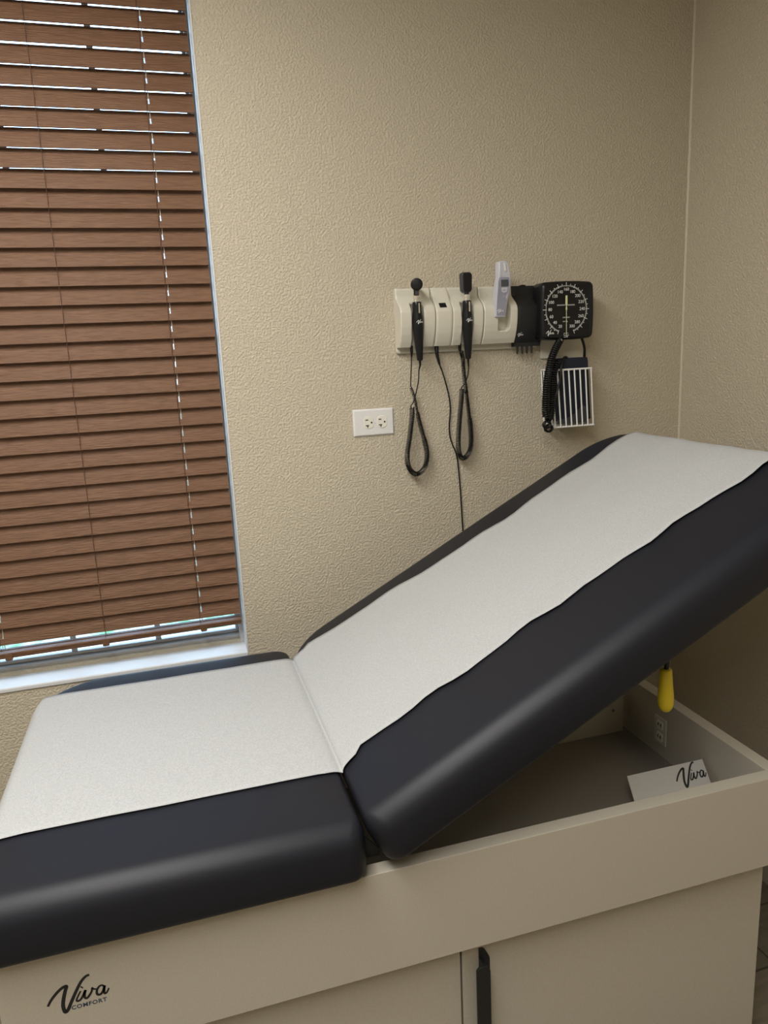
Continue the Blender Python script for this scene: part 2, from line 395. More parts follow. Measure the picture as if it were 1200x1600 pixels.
# ------------------------------------------------------------------ ceiling lamps
for k, (lx, ly, lp) in enumerate(LAMPS):
    t = thing('ceiling_lamp', (lx, ly, CEIL), ['rectangular ceiling lamp panel above the exam table', 'rectangular ceiling lamp panel at the back of the room behind the camera'][k], 'ceiling lamp')
    bm = bmesh.new()
    for a in ((-.32, -.29, -.62, .62), (.29, .32, -.62, .62), (-.29, .29, -.62, -.59), (-.29, .29, .59, .62)): box(bm, a[0], a[1], a[2], a[3], -.015, 0)
    obj('frame', bm, 'white', t)
    obj('diffuser', bx(-.29, .29, -.59, .59, -.006, -.001), 'lampglow', t)

# ------------------------------------------------------------------ exam table
tb = thing('exam_table', (.38, -.6, FZ), 'greige laminate exam table with dark padded seat and raised padded backrest', 'exam table')
YF, YI, RZ = -.950, -.922, .650
XT0, XT1 = -.33, 1.105
# upper frame (apron) panels
ap = obj('front_apron', bx(XT0, XT1, YF, YI, .452, RZ), 'lam', tb, bevel=.0012)
obj('end_panel', bx(1.075, XT1, YI, -.262, .452, RZ), 'lam', tb, bevel=.0012)
obj('end_panel', bx(XT0, XT0+.03, YI, -.262, .452, RZ), 'lam', tb, bevel=.0012)
obj('rear_panel', bx(XT0, XT1, -.262, -.235, .452, RZ), 'lam', tb, bevel=.0012)
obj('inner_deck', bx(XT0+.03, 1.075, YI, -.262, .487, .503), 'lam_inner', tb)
dv = obj('divider_rail', bx(.30, 1.06, -.462, -.440, .503, .612), 'lam', tb, bevel=.001)
bm = bmesh.new(); lathe(bm, [(.0045, 0), (.004, .0012), (.001, .0016)], (1.030, -.462, .566), (0, -1, 0), 12); obj('screw', bm, 'screw', dv)
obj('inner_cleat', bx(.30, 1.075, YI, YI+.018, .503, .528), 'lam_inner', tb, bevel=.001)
# lower cabinet
cab = obj('base_cabinet', bx(XT0+.02, 1.092, -.890, -.26, .0, .452), 'lam', tb)
obj('toe_kick', bx(XT0+.05, 1.03, -.84, -.30, FZ, 0), 'gap', tb)
d1 = obj('door', bx(.4190, 1.0960, -.912, -.892, .005, .4505), 'lam', tb, bevel=.001)
d2 = obj('door', bx(XT0+.022, .4150, -.912, -.892, .005, .4505), 'lam', tb, bevel=.001)
pa = [(.4475, .17), (.4695, .17), (.4695, .398), (.4655, .408), (.459, .420), (.4545, .4235), (.4475, .4235)]
pb = [(.4335, .17), (.4605, .17), (.4605, .392), (.4575, .402), (.450, .4045), (.4415, .4045), (.4375, .4025), (.4335, .397)]
bm = xzprism(pa, -.9145, -.912); merge(bm, xzprism(pb, -.9375, -.9325)); box(bm, .4475, .4545, -.9325, -.9145, .172, .4045)
for v in bm.verts:
    v.co.x += .004
    if v.co.z > .3: v.co.z -= .011
hd = obj('handle', bm, 'black_matte', d1, bevel=.0006); hd['label'] = 'matte black finger pull'
# mark on the apron
fa = lambda x, z, o: V((-.2645 + x, YF - o, .5605 + z))
lg = obj('logo', script_bm(1.0, fa), 'ink', ap)
cm = text_bm('COMFORT', .0098, lambda x, y, o: V((-.2075 + x, YF - .0001 - o, .5468 + y)), .0003, space=1.13, bold=.00028)
obj('logo_text', cm, 'ink_blue', ap)
# socket plate inside the right end panel
bm = bmesh.new(); prism(bm, rrect(-.618, -.574, .535, .604, .003), lambda p: V((1.0752, p[0], p[1])), lambda p: V((1.0715, p[0], p[1])))
rp = obj('receptacle', bm, 'unit_dark', tb, bevel=.001)
for zc in (.585, .5535):
    bm = bmesh.new(); prism(bm, rrect(-.608, -.584, zc-.011, zc+.011, .005), lambda p: V((1.0716, p[0], p[1])), lambda p: V((1.0700, p[0], p[1])))
    merge_slots = [(-.601, zc), (-.592, zc)]
    rf_ = obj('receptacle_face', bm, 'ivory_socket', rp)
    for yy, zz in merge_slots: obj('receptacle_slot', bx(1.0692, 1.0702, yy-.0012, yy+.0012, zz-.003, zz+.005), 'black', tb)

def cushion(x0, x1, y0, y1, z0, z1, rs, f, k0=1, k1=1, rt=.045, ht=.042, rb=.018):
    """padded slab: plan rounded by rs (four radii), top edge rolled by rt/ht, bottom by rb"""
    bm = bmesh.new(); rings = []
    def ring(ins, z):
        r4 = [max(r-ins*.85, .006) for r in rs]
        return [bm.verts.new(f(x, y, z)) for x, y in rrect(x0+ins*k0, x1-ins*k1, y0+ins, y1-ins, r4, 10)]
    rings.append(ring(.06, z0)); rings.append(ring(rb, z0))
    for k in range(1, 7):
        a = rad(90*k/6); rings.append(ring(rb*(1-sin(a)), z0 + rb*(1-cos(a))))
    zs = z1-ht
    for k in range(1, 4): rings.append(ring(-.0015*sin(pi*k/4), z0+rb + (zs-z0-rb)*k/4))
    for k in range(0, 11):
        a = rad(90*k/10); rings.append(ring(rt*(1-cos(a)), zs + ht*sin(a)))
    for ins, dz in ((.075, .0012), (.12, .0022), (.2, .003)): rings.append(ring(ins, z1 + dz))
    n = len(rings[0])
    for a, b_ in zip(rings, rings[1:]):
        for k in range(n): bm.faces.new((a[k], a[(k+1) % n], b_[(k+1) % n], b_[k]))
    bm.faces.new(rings[0][::-1]); bm.faces.new(rings[-1])
    return bm
Y0, Y1 = -.985, -.174
ident = lambda x, y, z: V((x, y, z))
TH = rad(27.8); BD = V((cos(TH), 0, sin(TH))); BN = V((-sin(TH), 0, cos(TH))); BO = V((.236, 0, .770))
back = lambda s, y, h: BO + BD*s + BN*h + V((0, y, 0))
seat = obj('seat_cushion', cushion(-.358, .2385, Y0, Y1, .664, .767, (.06, .17, .05, .035), ident, .6, .38), 'vinyl', tb, smooth=True, angle=60); seat['label'] = 'flat dark vinyl seat pad'
bk = obj('back_cushion', cushion(-.010, 1.088, Y0, Y1, -.103, -.003, (.13, .13, .04, .13), back, .38, 1), 'vinyl', tb, smooth=True, angle=60); bk['label'] = 'raised dark vinyl back pad'
obj('seat_board', bx(-.29, .19, -.94, -.27, .650, .664), 'black_matte', tb)
bm = bmesh.new(); prism(bm, [(.06, -.94), (1.03, -.94), (1.03, -.26), (.06, -.26)], lambda p: back(p[0], p[1], -.116), lambda p: back(p[0], p[1], -.103))
obj('back_board', bm, 'black_matte', tb)
for yy in (-.905, -.30):
    bm = bmesh.new()
    prism(bm, [(.17, .652), (.275, .652), (.275, .662), (.243, .700), (.232, .700), (.215, .664), (.17, .664)], lambda p: V((p[0], yy-.003, p[1])), lambda p: V((p[0], yy+.003, p[1])))
    tube(bm, [(.238, yy-.012, .690), (.238, yy+.012, .690)], .006, 12)
    obj('hinge', bm, 'black_matte', tb)
bm = bmesh.new(); tube(bm, [tuple(back(.58, -.5, -.11)), (.66, -.5, .62), (.60, -.5, .503)], .009, 10); tube(bm, [tuple(back(.58, -.5, -.112)), (.68, -.5, .70)], .014, 12)
obj('support_strut', bm, 'black_matte', tb, smooth=True)
# release lever with a yellow grip, hanging under the near edge of the backrest
gp = W(1040.5, 1045, -.875); gb = W(1040, 1112, -.875)
bm = bmesh.new(); tp = back(.66, -.875, -.108); tube(bm, [tp, V((gp.x+.004, -.875, gp.z+.03)), V((gp.x, -.875, gp.z-.01))], .0048, 10)
lv = obj('release_lever', bm, 'black_matte', tb, smooth=True)
bm = bmesh.new(); L = (gp-gb).length; ax = (gb-gp).normalized()
lathe(bm, [(.0095, 0), (.0115, .002), (.0120, L*.15), (.0135, L*.4), (.0152, L*.62), (.0152, L*.78), (.013, L*.89), (.0085, L*.965), (.003, L)], gp, ax, 24)
gr = obj('lever_grip', bm, 'yellow', lv, smooth=True, angle=60); gr['label'] = 'yellow rubber grip'
settle(tb)

# ------------------------------------------------------------------ paper on the table
def arc(k, n, r): return r*(1-cos(k/n*pi/2)), 0
path = []   # (x, z) for the seat, relative end shift applied per y
T = .0028
for k in range(0, 9):
    a = rad(90*k/8); path.append(('s', -.352 + .045*(1-sin(a)) - T*cos(a) + 0, .767-.042 + .042*sin(a) + T*sin(a), 1))
path = [('s', -.3610, .690, 1), ('s', -.3612, .712, 1)]
for k in range(0, 10):
    a = rad(90*k/9); path.append(('s', -.358 + .027*(1-cos(a)) - T*cos(a), .725 + .0425*sin(a) + T*sin(a), 1 if k < 9 else .6))
for x, w_ in ((-.29, .3), (-.23, 0), (-.16, 0), (-.08, 0), (0, 0), (.08, 0), (.14, 0), (.17, 0), (.19, 0)): path.append(('s', x, .7722, w_))
path += [('s', .203, .7722, 0), ('s', .212, .7720, 0), ('s', .219, .7714, 0), ('s', .2255, .7700, 0), ('s', .2315, .7676, 0), ('s', .2362, .7655, 0),
         ('b', .001, -.0012, 0), ('b', .0045, .0012, 0), ('b', .010, .0022, 0), ('b', .020, .0026, 0), ('b', .034, .0027, 0), ('b', .05, .0028, 0)]
for s in [.07 + .0315*i for i in range(30)]: path.append(('b', s, .0028, 0))
path += [('b', 1.015, .0026, .3), ('b', 1.040, .0012, .6)]
for k in range(1, 10):
    a = rad(90*k/9); path.append(('b', 1.043 + .045*sin(a) + T*sin(a), -.045 + .0425*cos(a) + T*cos(a), 1))
path += [('b', 1.0915, -.06, 1), ('b', 1.0915, -.085, 1)]
NY = 40
bm = bmesh.new(); rows = []
tot = len(path)
def wav(u, a): return a*(sin(u*23.1+.7) + .6*sin(u*41.7+2.1) + .5*sin(u*11.3+4))
for (kd, a, h, w_) in path:
    row = []
    u = a if kd == 's' else .24 + a
    if kd == 's': yn, yf_ = -.818 + wav(u, .0008), -.284 + .006*max(0, (u)/.24) - .0 + wav(u, .0008)
    else:
        e = min(1, a/.05)
        yn, yf_ = -.800 + .012*e + wav(u*1.3, .0046) - .028*max(0, (a-.7)/.4), -.268 + wav(u*1.1+3, .0042) - .10*min(.38, max(0, (a-.12)))
        if a < .05: k_ = a/.05; yn = -.818 + .018*k_ + wav(u*1.3, .0046)*k_; yf_ = -.285 + .013*k_
    for j in range(NY+1):
        y = yn + (yf_-yn)*j/NY
        sh = 0
        if w_ > 0:
            rf = .17 if kd == 's' else .13; rn = .05 if kd == 's' else .13
            if y > Y1-rf: sh = rf - sqrt(max(0, rf**2 - (y-(Y1-rf))**2))
            if y < Y0+rn: sh = rn - sqrt(max(0, rn**2 - (y-(Y0+rn))**2))
        crink = .0007*sin(17*y + 9*u)*sin(31*u+2) + .0006*sin(40*y-23*u)
        edge = .0012*max(0, 1-min(j, NY-j)/2.5)
        if kd == 's': p = V((a + sh*w_*(.55 if a < 0 and y > -.6 else 1), y, h + crink*.4 + edge*.6 if abs(a-.2385) > .04 else h))
        else:
            fold = 0 if a < .06 else crink*min(1, (a-.06)*20) + .0012*max(0, sin((y*38 + a*7)))**4*min(1, max(0, a-.45)*3)
            p = back(a - sh*w_, y, h + fold + edge)
        row.append(bm.verts.new(p))
    rows.append(row)
for r0, r1 in zip(rows, rows[1:]):
    for j in range(NY): bm.faces.new((r0[j], r0[j+1], r1[j+1], r1[j]))
pp = obj('paper_sheet', bm, 'paper', smooth=True, angle=180)
md = pp.modifiers.new('thick', 'SOLIDIFY'); md.thickness = .0004; md.offset = 1
tag(pp, 'long white disposable paper sheet laid along the dark padded exam table', 'paper sheet')

# ------------------------------------------------------------------ card propped in the open base
t = thing('card', (.97, -.80, .505), 'white printed card with black script logo propped inside the open table base', 'card')
pTL = V((.874, -.747, .580)); pTR = V((1.069, -.755, .580)); pTL.y = pTR.y = -.751; pTR.x = 1.0675
dn = V((-.020, -.092, -.0765)).normalized()
CW = (pTR-pTL).length; CH = .118; rt_ = (pTR-pTL).normalized(); nrm = rt_.cross(dn).normalized()
if nrm.z < 0: nrm = -nrm
CTH = .0008
bm = bmesh.new(); q = [pTL, pTR, pTR+dn*CH, pTL+dn*CH]; prism(bm, q, lambda p: p - nrm*CTH, lambda p: p)
cs = obj('card_sheet', bm, 'card', t)
fc = lambda x, z, o: pTL + rt_*(CW*.585 + x) + dn*(.0345 - z) + nrm*(o+.0001)
obj('card_logo', script_bm(.88, fc, .0021, 1.1), 'ink', cs)
settle(t)

# ------------------------------------------------------------------ wall diagnostic unit
un = thing('diagnostic_wall_unit', (.835, 0, 1.50), 'ivory plastic diagnostic station mounted on the wall beside the window', 'wall instrument station')
bm = bmesh.new(); prism(bm, rrect(.622, 1.052, 1.4955, 1.66, .008), lambda p: V((p[0], 0, p[1])), lambda p: V((p[0], -.012, p[1])))
bp_ = obj('mounting_rail', bm, 'unit_dark', un, bevel=.003)
bm = bmesh.new(); box(bm, .636, 1.045, -.0145, -.012, 1.503, 1.5045); obj('rail_groove', bm, 'unit', bp_)
bm = bmesh.new(); lathe(bm, [(.0022, 0), (.002, .001)], (.6855, -.012, 1.502), (0, -1, 0), 10); obj('screw', bm, 'black', bp_)
PA = [(1.668, .018), (1.664, .021), (1.648, .0225), (1.640, .025), (1.622, .050), (1.612, .060), (1.602, .0635), (1.585, .063), (1.565, .0605), (1.545, .055), (1.525, .046), (1.512, .038)]
PB = [(1.668, .021), (1.660, .026), (1.648, .033), (1.636, .041), (1.622, .052), (1.612, .0595), (1.604, .063), (1.585, .063), (1.565, .0605), (1.545, .055), (1.525, .046), (1.512, .038)]
def prof_at(P, z):
    for (z0, d0), (z1, d1) in zip(P, P[1:]):
        if z1 <= z <= z0: t_ = (z0-z)/(z0-z1); return d0 + (d1-d0)*t_
    return P[-1][1]
def module(name, x0, x1, prof, m, groove=None, nx=22, nz=44, zb=1.512, zt=1.668):
    bm = bmesh.new(); g = {}
    for i in range(nx+1):
        x = x0 + (x1-x0)*i/nx
        for j in range(nz+1):
            z = zb + (zt-zb)*j/nz; d = prof_at(prof, z)
            if groove: d = groove(x, z, d)
            e = min(x-x0, x1-x)
            if e < .003: d -= .0022*(1-e/.003)**2
            g[i, j] = bm.verts.new((x, -d, z))
    for i in range(nx):
        for j in range(nz): bm.faces.new((g[i, j], g[i+1, j], g[i+1, j+1], g[i, j+1]))
    rim = [g[i, 0] for i in range(nx+1)] + [g[nx, j] for j in range(1, nz+1)] + [g[i, nz] for i in range(nx-1, -1, -1)] + [g[0, j] for j in range(nz-1, 0, -1)]
    bk_ = [bm.verts.new((v.co.x, -.004, v.co.z)) for v in rim]; k = len(rim)
    for i in range(k): bm.faces.new((rim[i], rim[(i+1) % k], bk_[(i+1) % k], bk_[i]))
    bm.faces.new(bk_)
    return obj(name, bm, m, un, smooth=True, angle=38)
def handle_groove(xc):
    def g(x, z, d):
        u = abs(x-xc-.000)/(.0195 - .004*max(0, (1.60-z))/.09)
        top = 1.628; f = 1 if z < top-.022 else max(0, 1-((z-(top-.022))/.022)**2)
        if u < 1: 
            k = min(1, (1-u)*2.4); k = k*k*(3-2*k)
            return d - k*f*min(.030, max(0, d-.020))
        return d
    return g
module('instrument_cradle', .6225, .7215, PA, 'unit', handle_groove(.671), nx=40)
pm = module('power_module', .7235, .7715, PB, 'unit', nx=12)
module('instrument_cradle', .7730, .8625, PA, 'unit', handle_groove(.8155), nx=40)
def cup(x, z, d):
    x0, x1, z0, z1 = .9055, .9445, 1.545, 1.63
    if z < z0 or z > z1+.01: return d
    e = min(x-x0, x1-x, z-z0)
    if z-z0 < .012:
        ee = .012 - sqrt(max(0, .012**2-(.012-(z-z0))**2)); e = min(x-x0-ee*.9, x1-x-ee*.9, z-z0)
    if e <= 0: return d
    k = min(1, e/.0035); k = k*k*(3-2*k); return d - k*.024*(1 if z < z1 else 1-(z-z1)/.01)
module('thermometer_cradle', .8650, .9660, PA, 'unit', cup, nx=60, nz=60)
dp = module('tip_dispenser', .9680, 1.0500, [(z, d-.002) for z, d in PA], 'black_matte', nx=12); dp['label'] = 'black ear tip dispenser'
bm = bmesh.new()
box(bm, .969, 1.049, -.034, -.010, 1.500, 1.513)
for x in (.977, .992, 1.007, 1.022): lathe(bm, [(.0034, 0), (.0032, .012), (.0022, .021), (.0018, .0225)], (x+.002, -.030, 1.502), (0, 0, -1), 12)
obj('dispenser_nozzle', bm, 'black_matte', dp, smooth=True)
bm = bmesh.new(); box(bm, .998, 1.012, -.020, -.006, 1.668, 1.6705); obj('dispenser_latch', bm, 'black_matte', dp, bevel=.001)
fdl = lambda x, z, o: V((.9705 + x, -(prof_at(PA, 1.5315+z)-.002) - o - .0004, 1.5315 + z))
obj('logo', script_bm(.21, fdl), 'white_print', dp)
bm = bmesh.new()
wq = [W(686.3, 473.2, -.055), W(697, 472.7, -.055), W(698.6, 480, -.059), W(687.7, 480.6, -.059)]
for i, p in enumerate(wq): p.y = -prof_at(PB, p.z) - .0006
prism(bm, wq, lambda p: p + V((0, .003, 0)), lambda p: p)
iw = obj('indicator_window', bm, 'black', pm)
c_ = sum(wq, V())/4; bm = bmesh.new(); lathe(bm, [(.0020, 0), (.0014, .0008)], c_ + V((.003, -.0002, .001)), (0, -1, .6), 12); obj('indicator_light', bm, 'white_print', iw)
settle(un)

# instruments ---------------------------------------------------------
def handle(root, xt, zt, xb, zb, yt, yb):
    A = V((xt, yt, zt)); B_ = V((xb, yb, zb)); L = (B_-A).length; ax = (B_-A).normalized()
    bm = bmesh.new()
    lathe(bm, [(.0105, 0), (.0118, .003), (.0122, .012), (.0122, L*.16), (.0138, L*.24), (.0146, L*.34), (.0145, L*.45), (.0130, L*.6), (.0108, L*.78), (.0088, L*.93), (.0082, L*.985), (.0070, L)], A, ax, 28)
    h = obj('handle', bm, 'black', root, smooth=True, angle=50)
    bm = bmesh.new(); box(bm, xt+.0005, xt+.0045, -.0006, 0, -.030, -.004)
    for v in bm.verts: v.co = V((v.co.x, yt-.0118 + (v.co.y), zt + v.co.z))
    obj('switch_strip', bm, 'chrome', h)
    fl = lambda x, z, o: V((A.x - .0075 + .04*(ax.x) + x, A.y + ax.y*.046 - .01455 - o + ((x-.0085)**2)*28, A.z - .054 + z))
    obj('logo', script_bm(.205, fl), 'white_print', h)
    bm = bmesh.new(); up = -ax
    lathe(bm, [(.0098, -.001), (.0098, .004), (.0088, .0045), (.0088, .0075), (.0096, .008), (.0096, .0155), (.008, .0165)], A, up, 28)
    c = obj('collar', bm, 'chrome', root, smooth=True, angle=30); c['label'] = 'chrome collar'
    return A, B_, ax
ot = thing('otoscope', (.671, 0, 1.50), 'black otoscope with round viewing head, leftmost handheld instrument on the wall station', 'otoscope')
A, B_, ax = handle(ot, .6685, 1.6295, .6745, 1.4755, -.062, -.055)
hc = W(650.8, 444.5, -.066)
bm = bmesh.new(); lathe(bm, [(.0075, 0), (.0070, .010), (.0085, .020), (.006, .030)], A + V((0, 0, .016)), (0, 0, 1), 20)
obj('head_neck', bm, 'black', ot, smooth=True)
bm = bmesh.new(); lathe(bm, [(.0020, .040), (.0040, .030), (.0070, .016), (.0105, .008), (.0135, 0), (.0158, -.004), (.0162, -.009), (.0150, -.012), (.0135, -.0125)], hc, (.28, 1, .05), 32)
hh = obj('viewing_head', bm, 'black', ot, smooth=True, angle=50)
bm = bmesh.new(); lathe(bm, [(.0128, -.0126), (.0120, -.0135), (.005, -.0142)], hc, (.28, 1, .05), 32); obj('lens', bm, M['black'], hh, smooth=True)
bm = bmesh.new(); box(bm, hc.x-.0045, hc.x+.0045, -.0735, -.066, 1.646, 1.660); obj('lamp_housing', bm, 'smoke', hh, bevel=.0015)
op = thing('ophthalmoscope', (.812, 0, 1.50), 'black ophthalmoscope with tall rounded rectangular head beside the thermometer cradle', 'ophthalmoscope')
A2, B2, ax2 = handle(op, .8130, 1.6295, .8165, 1.4735, -.062, -.055)
hx, hz = A2.x-.0005, 1.674
outl = rrect(-.0165, .0165, -.0245, .0290, [.008, .008, .009, .009], 6)
outl = [(x*(1-.22*max(0, -z)/.0245 - .10*max(0, z)/.029), z) for x, z in outl]
bm = bmesh.new(); prism(bm, [(hx+x, hz+z) for x, z in outl], lambda p: V((p[0]-.001, -.050, p[1])), lambda p: V((p[0], -.068, p[1])))
h2 = obj('viewing_head', bm, 'smoke', op, bevel=.003, seg=3)
bm = bmesh.new(); prism(bm, [(hx+.0005+x*.88, hz+z*.92) for x, z in outl], lambda p: V((p[0], -.067, p[1])), lambda p: V((p[0], -.071, p[1])))
fp = obj('face_plate', bm, 'black', h2, bevel=.0025, seg=3)
bm = bmesh.new()
for dx, dz in ((-.001, .001), (.0015, -.004)): lathe(bm, [(.0016, 0), (.0012, .0006)], (hx+dx, -.071, hz+dz), (0, -1, 0), 12)
obj('sight_hole', bm, 'white_print', fp)
bm = bmesh.new(); lathe(bm, [(.0070, 0), (.0062, .006), (.0075, .012)], A2 + V((0, 0, .015)), (0, 0, 1), 20); obj('head_neck', bm, 'black', op, smooth=True)

def zc(x, y, Y, ox=600, oy=530, s=5.161): return W(ox + x/s, oy + y/s, Y)
# coiled cords (crossing strands sit at slightly different depths)
bm = bmesh.new()
P = [V((W(643, 545, -.03).x, -.030, 1.516)), zc(222, 130, -.03), zc(219, 250, -.03), zc(214, 385, -.028)]
tube(bm, [P[0], V((P[0].x, -.03, 1.500)), zc(222, 120, -.03), zc(222, 150, -.03)], [.0042, .0042, .0032, .0016], 10)
tube(bm, smoothpts(P[1:], 6), .0017, 8)
pth = [zc(214, 388, -.022), zc(236, 440, -.021), zc(255, 520, -.020), zc(275, 620, -.021), zc(300, 720, -.022), zc(330, 830, -.023), zc(347, 930, -.024), zc(335, 1020, -.025), zc(300, 1070, -.026), zc(262, 1088, -.027), zc(222, 1068, -.028), zc(192, 1010, -.029), zc(187, 930, -.030), zc(203, 820, -.031), zc(215, 720, -.032), zc(226, 620, -.034), zc(226, 550, -.036)]
sp = smoothpts(pth, 8)
coil(bm, sp[:24], .0036, .0042, .0012, phase=1)
coil(bm, sp[22:40], .0052, .0042, .0013)
coil(bm, sp[38:], .0066, .0040, .00135)
Bc = B_ + ax*.0
tube(bm, [Bc, Bc+ax*.012, zc(282, 250, -.045)], [.0040, .0028, .0016], 8)
tube(bm, smoothpts([zc(282, 245, -.045), zc(278, 330, -.042), zc(262, 420, -.038), zc(240, 500, -.036), zc(216, 540, -.036), zc(222, 552, -.036)], 6), .0017, 8)
obj('coiled_cord', bm, 'rubber', ot, smooth=True, angle=70)
settle(ot)
bm = bmesh.new()
P0 = V((W(718.5, 545, -.03).x, -.030, 1.516))
tube(bm, [P0, V((P0.x, -.03, 1.497)), zc(618, 100, -.03)], [.0046, .0042, .0030], 10)
pth = [zc(622, 100, -.03), zc(636, 160, -.025), zc(640, 230, -.024), zc(648, 320, -.022), zc(662, 420, -.020), zc(675, 520, -.020), zc(690, 640, -.022), zc(700, 740, -.024), zc(702, 840, -.026), zc(690, 905, -.027), zc(665, 945, -.028), zc(635, 962, -.029), zc(610, 935, -.030), zc(599, 870, -.031), zc(600, 780, -.032), zc(607, 680, -.033), zc(615, 580, -.034), zc(624, 480, -.036), zc(628, 400, -.038)]
sp = smoothpts(pth, 8)
coil(bm, sp[:34], .0052, .0040, .0013, phase=1)
coil(bm, sp[32:50], .0048, .0041, .0013)
coil(bm, sp[48:], .0066, .0040, .00135)
tube(bm, [B2, B2+ax2*.012, zc(682, 230, -.048)], [.0038, .0028, .0016], 8)
tube(bm, smoothpts([zc(682, 225, -.048), zc(676, 290, -.045), zc(655, 350, -.042), zc(628, 385, -.04), zc(624, 402, -.038)], 6), .0017, 8)
obj('coiled_cord', bm, 'rubber', op, smooth=True, angle=70)
settle(op)

# straight power cord down the wall
bm = bmesh.new()
a0 = V((W(682, 545, -.028).x, -.028, 1.516))
sr = [a0, zc(425, 90, -.028), zc(428, 120, -.027), zc(436, 160, -.025), zc(448, 205, -.022)]
ss = resample(smoothpts(sr, 8), .0012)
tube(bm, ss, [(.0062 - .0035*i/len(ss)) + (.0008 if i % 4 < 2 else -.0002)*(i > 8) for i in range(len(ss))], 10)
pc = [zc(446, 200, -.022), zc(470, 260, -.018), zc(497, 350, -.014), zc(522, 450, -.011), zc(534, 540, -.008), zc(532, 620, -.006), zc(526, 700, -.005), zc(532, 780, -.005), zc(552, 850, -.005), zc(578, 910, -.004), zc(593, 980, -.004), zc(604, 1080, -.004), zc(614, 1200, -.004), zc(624, 1350, -.004), zc(637, 1550, -.004), V((.822, -.004, .80)), V((.826, -.004, .5)), V((.828, -.004, .30))]
tube(bm, smoothpts(pc, 8), .0021, 8)
pw = obj('power_cord', bm, 'rubber', smooth=True, angle=70)
tag(pw, 'straight black power cord running down the wall behind the raised backrest', 'power cord')

# thermometer ---------------------------------------------------------
th = thing('thermometer', (.925, -.06, 1.55), 'silver and lilac handheld thermometer standing in the rightmost ivory cradle', 'thermometer')
def tz(x, y, Y): return W(740 + x/11.03, 395 + y/11.03, Y)
def yfr(py): return -.071 - .010*max(0, 1-abs(py-480)/600)     # the front leans
Lp = [(450, 150), (440, 200), (438, 300), (440, 400), (425, 500), (405, 620), (392, 760), (386, 900), (384, 1000), (379, 1110)]
Rp = [(545, 1112), (570, 1000), (582, 900), (605, 790), (628, 680), (645, 580), (650, 480), (640, 380), (625, 280), (610, 200), (592, 148), (555, 132), (500, 132)]
pts2 = [(p[0], p[1]) for p in Lp + Rp]
bm = bmesh.new()
fr_ = [tz(px, py, yfr(py)) for px, py in pts2]; bk2 = [p + V((-.004, .018, 0)) for p in fr_]
cf = sum(fr_, V())/len(fr_)
va = [bm.verts.new(p) for p in fr_]; vb = [bm.verts.new(p) for p in bk2]; k = len(va)
bm.faces.new(va); bm.faces.new(vb[::-1])
for i in range(k): bm.faces.new((va[i], vb[i], vb[(i+1) % k], va[(i+1) % k]))
bd = obj('thermometer_body', bm, 'therm_side', th, bevel=.0028, seg=3)
def patch(pts, lift, m, name, par):
    bm = bmesh.new(); a = [tz(px, py, yfr(py)-lift) for px, py in pts]
    prism(bm, a, lambda p: p + V((0, .002, 0)), lambda p: p); return obj(name, bm, m, par)
face = patch([(455, 420), (610, 420), (632, 480), (628, 580), (608, 700), (588, 800), (572, 900), (560, 1010), (540, 1085), (400, 1085), (402, 900), (412, 740), (428, 600), (440, 480)], .0008, 'therm', 'face_panel', bd)
patch([(475, 465), (600, 460), (602, 560), (592, 572), (480, 580)], .0014, 'lcd', 'display', bd)
patch([(480, 600), (590, 595), (580, 650), (562, 680), (520, 690), (488, 670)], .0014, 'therm_side', 'label_area', bd)
bm = text_bm('mem', .004, lambda x, y, o: tz(530, 640, yfr(640)-.0016) + V((x, -o, y)), .0002); obj('label_area_text', bm, 'smoke', bd)
bpn = tz(518, 748, yfr(748)-.0011); bm = bmesh.new(); tube(bm, [bpn + V((.0021*cos(a*pi/8), 0, .0021*sin(a*pi/8))) for a in range(16)], .0004, 6, closed=True); obj('button', bm, 'therm_side', bd)
patch([(520, 170), (545, 170), (562, 300), (548, 318), (535, 300)], .0022, 'white', 'sensor_ridge', bd)
ft = lambda x, z, o: tz(405, 1010, yfr(1010)) + V((x, -.0012 - o, z))
obj('logo', script_bm(.22, ft), 'white_print', bd)
settle(th)

# outlet --------------------------------------------------------------
oo = thing('wall_outlet', (.5495, 0, 1.312), 'white duplex outlet plate mounted sideways on the wall right of the window', 'wall outlet')
bm = bmesh.new(); x0, x1, z0, z1 = .4905, .6085, 1.2745, 1.3500
v0 = [bm.verts.new(p) for p in ((x0, 0, z0), (x1, 0, z0), (x1, 0, z1), (x0, 0, z1))]; i_ = .004
v1 = [bm.verts.new(p) for p in ((x0, -.002, z0), (x1, -.002, z0), (x1, -.002, z1), (x0, -.002, z1))]
v2 = [bm.verts.new(p) for p in ((x0+i_, -.0062, z0+i_), (x1-i_, -.0062, z0+i_), (x1-i_, -.0062, z1-i_), (x0+i_, -.0062, z1-i_))]
for a, b_ in ((v0, v1), (v1, v2)):
    for k in range(4): bm.faces.new((a[k], a[(k+1) % 4], b_[(k+1) % 4], b_[k]))
bm.faces.new(v2); bm.faces.new(v0[::-1])
pl = obj('cover_plate', bm, 'white', oo, bevel=.0008)
